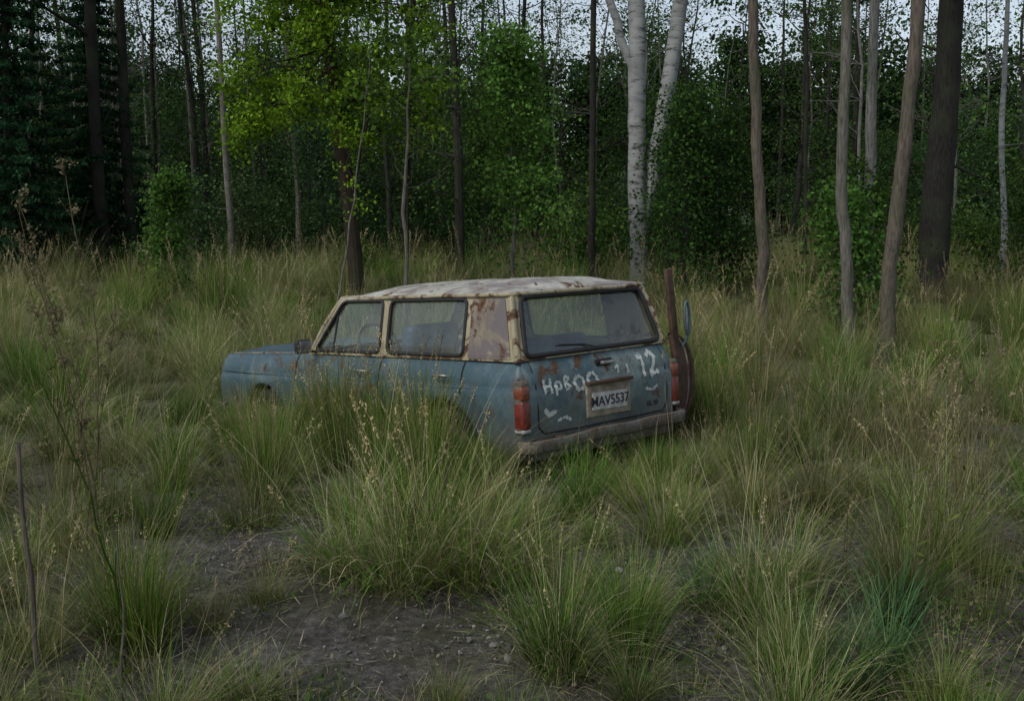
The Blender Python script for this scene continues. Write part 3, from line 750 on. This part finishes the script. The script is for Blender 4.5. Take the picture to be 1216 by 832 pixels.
def grid_obj(name, fn, nu, nv, mat, thick=0., smooth=True):
    v = [fn(a/(nu-1), b/(nv-1)) for b in range(nv) for a in range(nu)]
    f = [(b*nu+a, b*nu+a+1, (b+1)*nu+a+1, (b+1)*nu+a) for b in range(nv-1) for a in range(nu-1)]
    me = bpy.data.meshes.new(name); me.from_pydata(v, [], f); me.materials.append(mat)
    me.polygons.foreach_set('use_smooth', [smooth]*len(f)); me.update()
    o = child(bpy.data.objects.new(name, me)); scene.collection.objects.link(o)
    if thick: s = o.modifiers.new('t', 'SOLIDIFY'); s.thickness = thick; s.offset = -1
    return o
def hoodf(u, v):
    x = 2.40+(LEN-.085-2.40)*v; w = hw_at(min(x, LEN-rf_))-.087; yy = (2*u-1)
    if x > LEN-.2: w -= .09*((x-(LEN-.2))/.12)**2*.6
    z = ztop(x)-.003+.045*(1-abs(yy)**3)*(1-max(0, (v-.85)/.15)**2*.8)
    z += .012*math.exp(-((abs(yy)-.55)/.05)**2)
    return (x, yy*w, z)
grid_obj('hood', hoodf, 41, 30, P_body)
def rooff(u, v):
    x = .17+(2.10-.17)*v; y = (2*u-1); t = 2*v-1
    w = .685 - .03*max(0, t)**3
    e = (1-abs(y)**3.2)*(1-abs(t)**7)
    z = 1.385+.075*e - .02*max(0, t)**2 + .006*math.cos(y*14)*(1-abs(y)**6)*(1-abs(t)**8) 
    x += -.03*(abs(y)**3)*t*1.0
    z += .006*noise.noise(Vector((x*5, y*5, 0)))
    return (x, y*w, z)
grid_obj('roof_panel', rooff, 61, 70, P_roof, .012)

def tubeobj(name, pts, r, mat, n=8, closed=False):
    pts = [tuple(p) for p in pts]
    if closed: pts = pts+[pts[0], pts[1]]
    mb = MB(); mb.tube(np.array(pts), r, n); o = mb.obj(name, [mat], True); return child(o)
rim = []
for t in np.linspace(0, 1, 30): q = rooff(0, t); rim.append((q[0], q[1]-.004, q[2]-.006))
for t in np.linspace(0, 1, 16)[1:]: q = rooff(t, 1); rim.append((q[0]+.004, q[1], q[2]-.006))
for t in np.linspace(1, 0, 30)[1:]: q = rooff(1, t); rim.append((q[0], q[1]+.004, q[2]-.006))
for t in np.linspace(1, 0, 16)[1:-1]: q = rooff(t, 0); rim.append((q[0]-.004, q[1], q[2]-.006))
tubeobj('roof_drip_rail', rim, .016, P_cream, 8, True)

def rrect(c, r=.05, n=6):
    """rounded polygon from 4 corners (2D)"""
    out = []; m = len(c)
    for i in range(m):
        p = Vector(c[i]); a = (Vector(c[i-1])-p).normalized(); b = (Vector(c[(i+1) % m])-p).normalized()
        p0, p1 = p+a*r, p+b*r
        for t in np.linspace(0, 1, n):
            out.append(tuple(p0*(1-t)**2+p*2*t*(1-t)+p1*t*t))
    return out
def panel(name, outer, holes, mp, mat, thick=.03):
    loops = [[Vector((a, b, 0)) for a, b in outer]]+[[Vector((a, b, 0)) for a, b in h] for h in holes]
    tri = geometry.tessellate_polygon(loops); flat = [p for l in loops for p in l]
    me = bpy.data.meshes.new(name); me.from_pydata([mp(p.x, p.y) for p in flat], [], [tuple(t) for t in tri]); me.materials.append(mat); me.update()
    bm = bmesh.new(); bm.from_mesh(me); bmesh.ops.recalc_face_normals(bm, faces=bm.faces); bm.to_mesh(me); bm.free()
    o = child(bpy.data.objects.new(name, me)); scene.collection.objects.link(o)
    if thick: s = o.modifiers.new('t', 'SOLIDIFY'); s.thickness = thick; s.offset = 0
    return o
ZB, ZT = .925, 1.385
def ty(z): f = (z-ZB)/(ZT-ZB); return .752*(1-f)+.665*f + .012*math.sin(math.pi*f)
A = rrect([(1.54, .958), (2.38, .958), (2.06, 1.352), (1.54, 1.352)], .05)
B = rrect([(.60, .958), (1.45, .958), (1.45, 1.352), (.60, 1.352)], .055)
outer = [(.08, ZB), (2.47, ZB), (2.10, ZT), (.21, ZT)]
for sg, nm in ((1, 'left'), (-1, 'right')):
    panel('cabin_side_'+nm, outer, [A, B], lambda a, b, s=sg: (a, s*ty(b), b), P_cream)
    # primer patched rear quarter pillar, proud of frame
    Dp = rrect([(.13, .94), (.55, .94), (.55, 1.365), (.235, 1.365)], .03)
    panel('quarter_pillar_'+nm, Dp, [], lambda a, b, s=sg: (a, s*(ty(b)+.012), b), P_dpil, .012)
    for H, wn in ((A, 'front'), (B, 'rear')):
        tubeobj('window_seal_%s_%s' % (nm, wn), [(a, sg*(ty(b)+.014), b) for a, b in H], .014, M_rub, 6, True)
        panel('side_glass_%s_%s' % (nm, wn), H, [], lambda a, b, s=sg: (a, s*ty(b), b), M_glass, 0)
    tubeobj('front_door_vent_bar_'+nm, [(2.16, sg*ty(.965), .965), (2.13, sg*ty(1.27), 1.27)], .009, M_rub, 6)
def rearx(z): f = (z-ZB)/(ZT-ZB); return .08*(1-f)+.205*f - .012*math.sin(math.pi*f)
def frontx(z): f = (z-ZB)/(ZT-ZB); return 2.47*(1-f)+2.10*f + .02*math.sin(math.pi*f)
RW = rrect([(-.69, .955), (.69, .955), (.613, 1.355), (-.613, 1.355)], .06)
panel('rear_window_frame', [(-.752, ZB), (.752, ZB), (.665, ZT), (-.665, ZT)], [RW], lambda a, b: (rearx(b), a, b), P_cream)
tubeobj('rear_window_seal', [(rearx(b)-.014, a, b) for a, b in RW], .019, M_rub, 6, True)
panel('rear_glass', RW, [], lambda a, b: (rearx(b), a, b), M_glass, 0)
panel('windshield_frame', [(-.752, ZB), (.752, ZB), (.665, ZT), (-.665, ZT)], [RW], lambda a, b: (frontx(b), a, b), P_cream)
panel('windshield_glass', RW, [], lambda a, b: (frontx(b), a, b), M_glass, 0)
tubeobj('windshield_seal', [(frontx(b)+.014, a, b) for a, b in RW], .014, M_rub, 6, True)
for sg in (1, -1):
    zz = np.linspace(ZB-.005, ZT, 9)
    tubeobj('rear_corner_post', [(rearx(z)+.004, sg*(ty(z)-.004), z) for z in zz], .024, P_cream, 10)
    tubeobj('windshield_post', [(frontx(z)-.004, sg*(ty(z)-.004), z) for z in zz], .022, P_cream, 10)
    tubeobj('belt_trim', [(x, sg*(hw_at(x)-.086), .93 if x < 2.4 else ztop(x)) for x in np.linspace(.1, 3.8, 40)], .007, P_dpil, 6)
    tubeobj('side_moulding', [(x, sg*(hw_at(x)-.008), .737) for x in np.linspace(.14, 3.84, 50)], .006, P_body, 6)
    def seam(x0, z0, z1, x1=None):
        x1 = x0 if x1 is None else x1
        zz = np.linspace(z0, z1, 16); xx = np.linspace(x0, x1, 16)
        tubeobj('panel_gap', [(x, sg*(hw_at(x)-inset_at(z)-dent(x, sg*hw_at(x), z)), z) for x, z in zip(xx, zz)], .0065, M_gap, 6)
    seam(2.62, .30, .925); seam(1.50, .30, .925); seam(.58, .70, .925); seam(1.16, .32, .55, 1.14)
    tubeobj('panel_gap', [(x, sg*(hw_at(x)-inset_at(.3)), .305) for x in np.linspace(1.16, 2.62, 12)], .0055, M_gap, 6)
    for hx in (1.62, .70):
        tubeobj('door_handle', [(hx, sg*(HW+.0), .815), (hx+.01, sg*(HW+.022), .82), (hx+.13, sg*(HW+.022), .82), (hx+.14, sg*(HW+.0), .815)], .010, M_chr, 8)
tubeobj('rear_belt_trim', [(.083, y, .932) for y in np.linspace(-.7, .7, 20)], .009, P_cream, 6)

def rx(z): return inset_at(z)
def rsurf(y, z, off=.004): return (rx(z)+dent(0, y, z)*(z < .85)-off, y, z)
# tailgate seams
tubeobj('tailgate_gap', [rsurf(y, z, 0) for y, z in [(.665, .925), (.672, .85), (.675, .75), (.675, .6), (.67, .48), (.62, .43), (.3, .425), (0, .425), (-.3, .425), (-.62, .43), (-.67, .48), (-.675, .6), (-.675, .75), (-.672, .85), (-.665, .925)]], .0065, M_gap, 6)

def box(name, cx, cy, cz, sx, sy, sz, mat, bev=.01, rot=None):
    bm = bmesh.new(); bmesh.ops.create_cube(bm, size=1)
    for v in bm.verts: v.co = Vector((v.co.x*sx, v.co.y*sy, v.co.z*sz))
    if bev: bmesh.ops.bevel(bm, geom=bm.edges[:], offset=bev, segments=3, affect='EDGES', profile=.5)
    me = bpy.data.meshes.new(name); bm.to_mesh(me); bm.free(); me.materials.append(mat)
    me.polygons.foreach_set('use_smooth', [True]*len(me.polygons))
    o = bpy.data.objects.new(name, me); o.location = (cx, cy, cz)
    if rot: o.rotation_euler = rot
    scene.collection.objects.link(o); return child(o)
for sg in (1, -1):
    box('taillight_bezel', .038, sg*.776, .63, .08, .086, .35, M_bump, .022)
    box('taillight_red_lens', .033, sg*.779, .57, .088, .082, .20, M_red, .02)
    box('taillight_amber_lens', .033, sg*.779, .72, .088, .082, .10, M_org, .02)
    box('taillight_clear_lens', .035, sg*.779, .465, .086, .078, .03, M_white, .01)
box('plate_recess', -.004, -.02, .60, .022, .46, .25, M_tan, .01)
box('plate_light_bar', -.025, -.02, .722, .05, .46, .028, M_rust, .008)
box('license_plate', -.019, -.02, .585, .008, .36, .125, M_plate, .003, (.03, 0, 0))
box('tailgate_handle', -.012, -.02, .855+.0, .03, .13, .026, M_chr, .008)
box('tailgate_handle_cup', .028, -.02, .855, .02, .17, .05, M_rub, .008)
def text_obj(name, s, size, y, z, mat, x):
    cu = bpy.data.curves.new(name, 'FONT'); cu.body = s; cu.size = size; cu.align_x = 'CENTER'; cu.align_y = 'CENTER'; cu.extrude = .001; cu.offset = .0015
    tmp = bpy.data.objects.new(name, cu); scene.collection.objects.link(tmp)
    bpy.context.view_layer.update(); me = bpy.data.meshes.new_from_object(tmp); bpy.data.objects.remove(tmp)
    me.materials.clear(); me.materials.append(mat)
    o = child(bpy.data.objects.new(name, me)); scene.collection.objects.link(o)
    o.matrix_local = Matrix(((0, 0, -1, x), (-1, 0, 0, y), (0, 1, 0, z), (0, 0, 0, 1))); return o
text_obj('plate_lettering', 'MAV5537', .098, -.02, .583, M_txt, -.0245)
text_obj('model_script', 'GL 20', .05, -.50, .50, M_txt, -.0045)
m, nt, out = new_mat('graffiti_paint'); tc = nt.node('ShaderNodeTexCoord'); n = noise_tex(nt, tc.outputs['Object'], 16, 8, .75)
principled(nt, out, ramp(nt, n, [(.34, (.12, .17, .18)), (.44, (.42, .45, .42)), (.8, (.56, .58, .54))]), .7); M_gr = m
def stroke(mb, pts, w):
    pts = np.array(pts, float); t = np.linspace(0, 1, len(pts)); tt = np.linspace(0, 1, len(pts)*8)
    q = np.stack([np.interp(tt, t, pts[:, 0]), np.interp(tt, t, pts[:, 1])], 1)
    q = np.apply_along_axis(lambda a: np.convolve(np.pad(a, 2, 'edge'), np.ones(5)/5, 'valid'), 0, q)
    d = np.gradient(q, axis=0); d /= np.linalg.norm(d, axis=1)[:, None]+1e-9; nrm = np.stack([-d[:, 1], d[:, 0]], 1)
    ww = (w*(1+.3*R.normal(size=len(q))))[:, None]*.5; a, b = q+nrm*ww, q-nrm*ww
    v = [rsurf(-p[0], p[1], .0045) for pr_ in zip(a, b) for p in pr_]
    i = np.arange(len(q)-1)*2; mb.add(v, np.stack([i, i+1, i+3, i+2], 1))
mb = MB()   # strokes: first coordinate to the viewer's right
stroke(mb, [(.38, .84), (.42, .88), (.425, .70)], .03); stroke(mb, [(.48, .85), (.53, .885), (.565, .85), (.55, .80), (.50, .72), (.50, .715), (.60, .735)], .032)
stroke(mb, [(-.60, .80), (-.60, .69)], .024); stroke(mb, [(-.60, .745), (-.54, .745)], .02); stroke(mb, [(-.54, .80), (-.535, .69)], .024)
stroke(mb, [(-.49, .77), (-.49, .67)], .022); stroke(mb, [(-.49, .77), (-.44, .76), (-.44, .72), (-.49, .715)], .018)
stroke(mb, [(-.40, .80), (-.40, .70), (-.35, .72), (-.39, .755), (-.35, .78), (-.40, .80)], .018)
stroke(mb, [(-.27, .79), (-.31, .75), (-.28, .69), (-.22, .70), (-.21, .76), (-.27, .79)], .026)
stroke(mb, [(-.12, .80), (-.17, .77), (-.16, .70), (-.1, .69), (-.07, .75), (-.12, .80)], .028)
stroke(mb, [(.12, .80), (.16, .82), (.15, .76)], .02); stroke(mb, [(.25, .82), (.26, .75)], .024)
stroke(mb, [(-.62, .60), (-.58, .55), (-.5, .57)], .03); stroke(mb, [(.42, .62), (.5, .6), (.56, .63)], .02); stroke(mb, [(-.5, .5), (-.42, .52), (-.36, .49)], .02)
child(mb.obj('graffiti', [M_gr]))

# bumpers
def bumper(name, rear):
    pts = []
    if rear:
        for t in np.linspace(-1, 1, 41):
            s_ = abs(t); sg = 1 if t > 0 else -1
            if s_ < .85: pts.append((-.07, t/.85*.76, .375))
            else: k = (s_-.85)/.15; pts.append((-.07+.10*k**1.3, sg*(.76+.06*math.sin(k*math.pi/2)), .375))
    else:
        for t in np.linspace(-1, 1, 41):
            s_ = abs(t); sg = 1 if t > 0 else -1
            if s_ < .8: pts.append((LEN+.1, t/.8*.76, .42))
            else: k = (s_-.8)/.2; pts.append((LEN+.1-.35*k**1.3, sg*(.76+.07*math.sin(k*math.pi/2)), .42))
    pts = np.array(pts); sec = [(-.012, -.04), (.012, -.044), (.022, -.03), (.018, 0), (.022, .03), (.012, .044), (-.012, .04)]
    pts[:, 2] += [.01*noise.noise(Vector((p[1]*3, 0, 0)))-.02*(p[1] > 0)*abs(p[1]) for p in pts]
    d = np.gradient(pts, axis=0); d /= np.linalg.norm(d, axis=1)[:, None]; nr = np.stack([-d[:, 1], d[:, 0], 0*d[:, 0]], 1)
    if not rear: nr = -nr
    v = []; 
    for p, n_ in zip(pts, nr):
        for a, b in sec: v.append(p+n_*a+np.array([0, 0, b]))
    m_ = len(sec); f = [(i*m_+j, i*m_+(j+1) % m_, (i+1)*m_+(j+1) % m_, (i+1)*m_+j) for i in range(len(pts)-1) for j in range(m_)]
    mb = MB(); mb.add(v, f); return child(mb.obj(name, [M_bump], True))
bumper('rear_bumper', True); bumper('front_bumper', False)
box('rear_valance', .02, 0, .32, .03, 1.5, .14, P_gate, .01)
for s in (1, -1):
    box('bumper_bracket', -.03, s*.5, .385, .08, .05, .04, M_rust, .005)
# front face
box('grille', LEN+.025, 0, .66, .03, 1.0, .20, M_rub, .01)
for s in (1, -1):
    bm = bmesh.new(); bmesh.ops.create_uvsphere(bm, u_segments=20, v_segments=12, radius=.095)
    for v in bm.verts: v.co.x *= .4
    me = bpy.data.meshes.new('headlight'); bm.to_mesh(me); bm.free(); me.materials.append(M_white)
    o = child(bpy.data.objects.new('headlight', me)); o.location = (LEN+.0, s*.6, .66); scene.collection.objects.link(o)
# wheels
def wheel(x, y):
    mb = MB(); s = 1 if y > 0 else -1
    prof = [(0.02, .0), (.05, .02), (.12, .045), (.15, .02), (.18, .03), (.19, .06), (.23, .085), (.285, .08), (.305, .06), (.31, 0), (.305, -.06), (.285, -.08), (.19, -.08)]
    n = 32; v = []
    for rr2, yy in prof:
        for a in range(n):
            an = 2*math.pi*a/n; zz = rr2*math.sin(an)
            if zz < -.25: zz = -.25-(abs(zz)-.25)*.3
            v.append((x+rr2*math.cos(an), y+s*yy, .29+zz))
    for i in range(len(prof)-1):
        mb_f = [(i*n+a, i*n+(a+1) % n, (i+1)*n+(a+1) % n, (i+1)*n+a) for a in range(n)]
        mb.m.append(np.full(n, 0 if i >= 5 else 1)); mb.f.append(np.array(mb_f))
    mb.v.append(np.array(v)); mb.c.append(np.ones((len(v), 3))); child(mb.obj('wheel', [M_tyre, M_rim], True))
for x in WX:
    for y in (.70, -.70): wheel(x, y)
    for s in (1, -1):
        grid_obj('wheel_well', lambda u, v, x=x, s=s: (x-.37*math.cos(u*math.pi), s*(.80-.3*v), .31+.365*math.sin(u*math.pi)), 20, 3, M_gap)
# interior
grid_obj('floor_pan', lambda u, v: (.1+3.8*v, (2*u-1)*.78, .30), 3, 3, M_int)
grid_obj('load_floor', lambda u, v: (.06+.85*v, (2*u-1)*.73, .62), 3, 3, M_int)
grid_obj('firewall', lambda u, v: (2.5, (2*u-1)*.76, .30+.62*v), 3, 3, M_int)
box('dashboard', 2.33, 0, .86, .26, 1.42, .16, M_int, .04)
for y in (.37, -.37):
    box('front_seat_cushion', 1.72, y, .52, .50, .50, .16, M_seat, .05)
    box('front_seat_back', 1.45, y, .86, .13, .50, .60, M_seat, .05, (0, -.22, 0))
box('rear_bench_cushion', 1.02, 0, .52, .45, 1.25, .16, M_seat, .05)
box('rear_bench_back', .80, 0, .79, .12, 1.28, .46, M_seat, .05, (0, -.2, 0))
mb = MB(); a = np.linspace(0, 2*math.pi, 27)
mb.tube(np.stack([2.06+.19*np.sin(a)*.45, .37+.19*np.cos(a), .97+.19*np.sin(a)*.9], 1), .012, 8)
mb.tube(np.array([(2.06, .20, .97), (2.09, .37, .955), (2.06, .54, .97)]), .011, 6); mb.tube(np.array([(2.09, .37, .955), (2.3, .37, .85)]), .02, 6)
child(mb.obj('steering_wheel', [M_rub], True))
# left door mirror
box('door_mirror_shell', 2.36, .90, 1.0, .06, .15, .115, M_rub, .025, (0, 0, .15))
box('door_mirror_glass', 2.325, .895, 1.0, .008, .12, .09, M_chr, .004, (0, 0, .15))
tubeobj('door_mirror_arm', [(2.38, .75, .94), (2.37, .82, .955), (2.36, .87, .98)], .012, M_rub, 6)
# hanging rusted door piece, post and mirror at the right rear corner
def dpanel(u, v):
    z = .30+.68*v; w = .24*math.sqrt(max(0., 1-abs(2*v-1)**3.2))*.95+.02
    return (.06+.05*u-.03*math.sin(v*3.1), -(.845+w*u), z)
grid_obj('hanging_rusted_door', dpanel, 10, 26, M_rust, .035)
edge_ = [dpanel(1, v) for v in np.linspace(0, 1, 26)]
tubeobj('hanging_door_edge', edge_, .017, M_rust, 8)
tubeobj('hanging_door_inner_edge', [dpanel(.72, v) for v in np.linspace(.05, .95, 20)], .010, P_dpil, 8)
box('rusted_upright_post', .08, -.87, 1.20, .035, .07, .58, M_rust, .008, (-.09, 0, 0))
mb = MB(); a = np.linspace(0, 2*math.pi, 27)
mb.tube(np.stack([.03+0*a, -.99+.028*np.cos(a), 1.10+.13*np.sin(a)], 1), .010, 8); mb.tube(np.array([(.03, -.99, .97), (.04, -.98, .93), (.06, -.96, .88)]), .01, 6)
child(mb.obj('hanging_mirror_frame', [P_body], True))
box('hanging_mirror_glass', .033, -.99, 1.10, .006, .046, .24, M_chr, .003)
# wiper
tubeobj('rear_wiper', [(.055, -.05, .95), (.075, .12, .995), (.075, .36, 1.01)], .006, M_rub, 5)

car.location = (CARP[0], CARP[1], -.015)
car.rotation_euler = (rad(0), rad(4.2), CAR_ANG)
car.scale = (CSX, CSY, CSZ)

# ------------------------------------------------------------------ sky, sun, camera
w = bpy.data.worlds.new('World'); scene.world = w; w.use_nodes = True
nt = NT(w.node_tree); w.node_tree.nodes.clear()
sky = nt.node('ShaderNodeTexSky', sky_type='NISHITA'); sky.sun_disc = False
SE, SR = rad(50), rad(228)
sky.sun_elevation = SE; sky.sun_rotation = SR; sky.air_density = 1.; sky.dust_density = 1.6
hs = nt.node('ShaderNodeHueSaturation'); hs.inputs['Saturation'].default_value = .58
bg = nt.node('ShaderNodeBackground'); bg.inputs[1].default_value = .15
wo = nt.node('ShaderNodeOutputWorld'); nt.link(sky.outputs[0], hs.inputs['Color']); nt.link(hs.outputs[0], bg.inputs[0]); nt.link(bg.outputs[0], wo.inputs[0])
sl = bpy.data.lights.new('sun', 'SUN'); sl.energy = 1.5; sl.angle = rad(12); sl.color = (1, .985, .95)
so = bpy.data.objects.new('sun', sl); scene.collection.objects.link(so)
dirv = Vector((math.sin(SR)*math.cos(SE), math.cos(SR)*math.cos(SE), math.sin(SE)))
so.rotation_euler = dirv.to_track_quat('Z', 'Y').to_euler(); so.location = dirv*50
cam = bpy.data.cameras.new('camera'); cam.sensor_width = 36; cam.lens = 36*1300/1216; cam.clip_end = 1000
co = bpy.data.objects.new('camera', cam); scene.collection.objects.link(co); scene.camera = co
co.location = (0, 0, 2.1); co.rotation_euler = (rad(90-7.5), 0, 0)
scene.view_settings.view_transform = 'Standard'; scene.view_settings.look = 'None'; scene.view_settings.exposure = 0
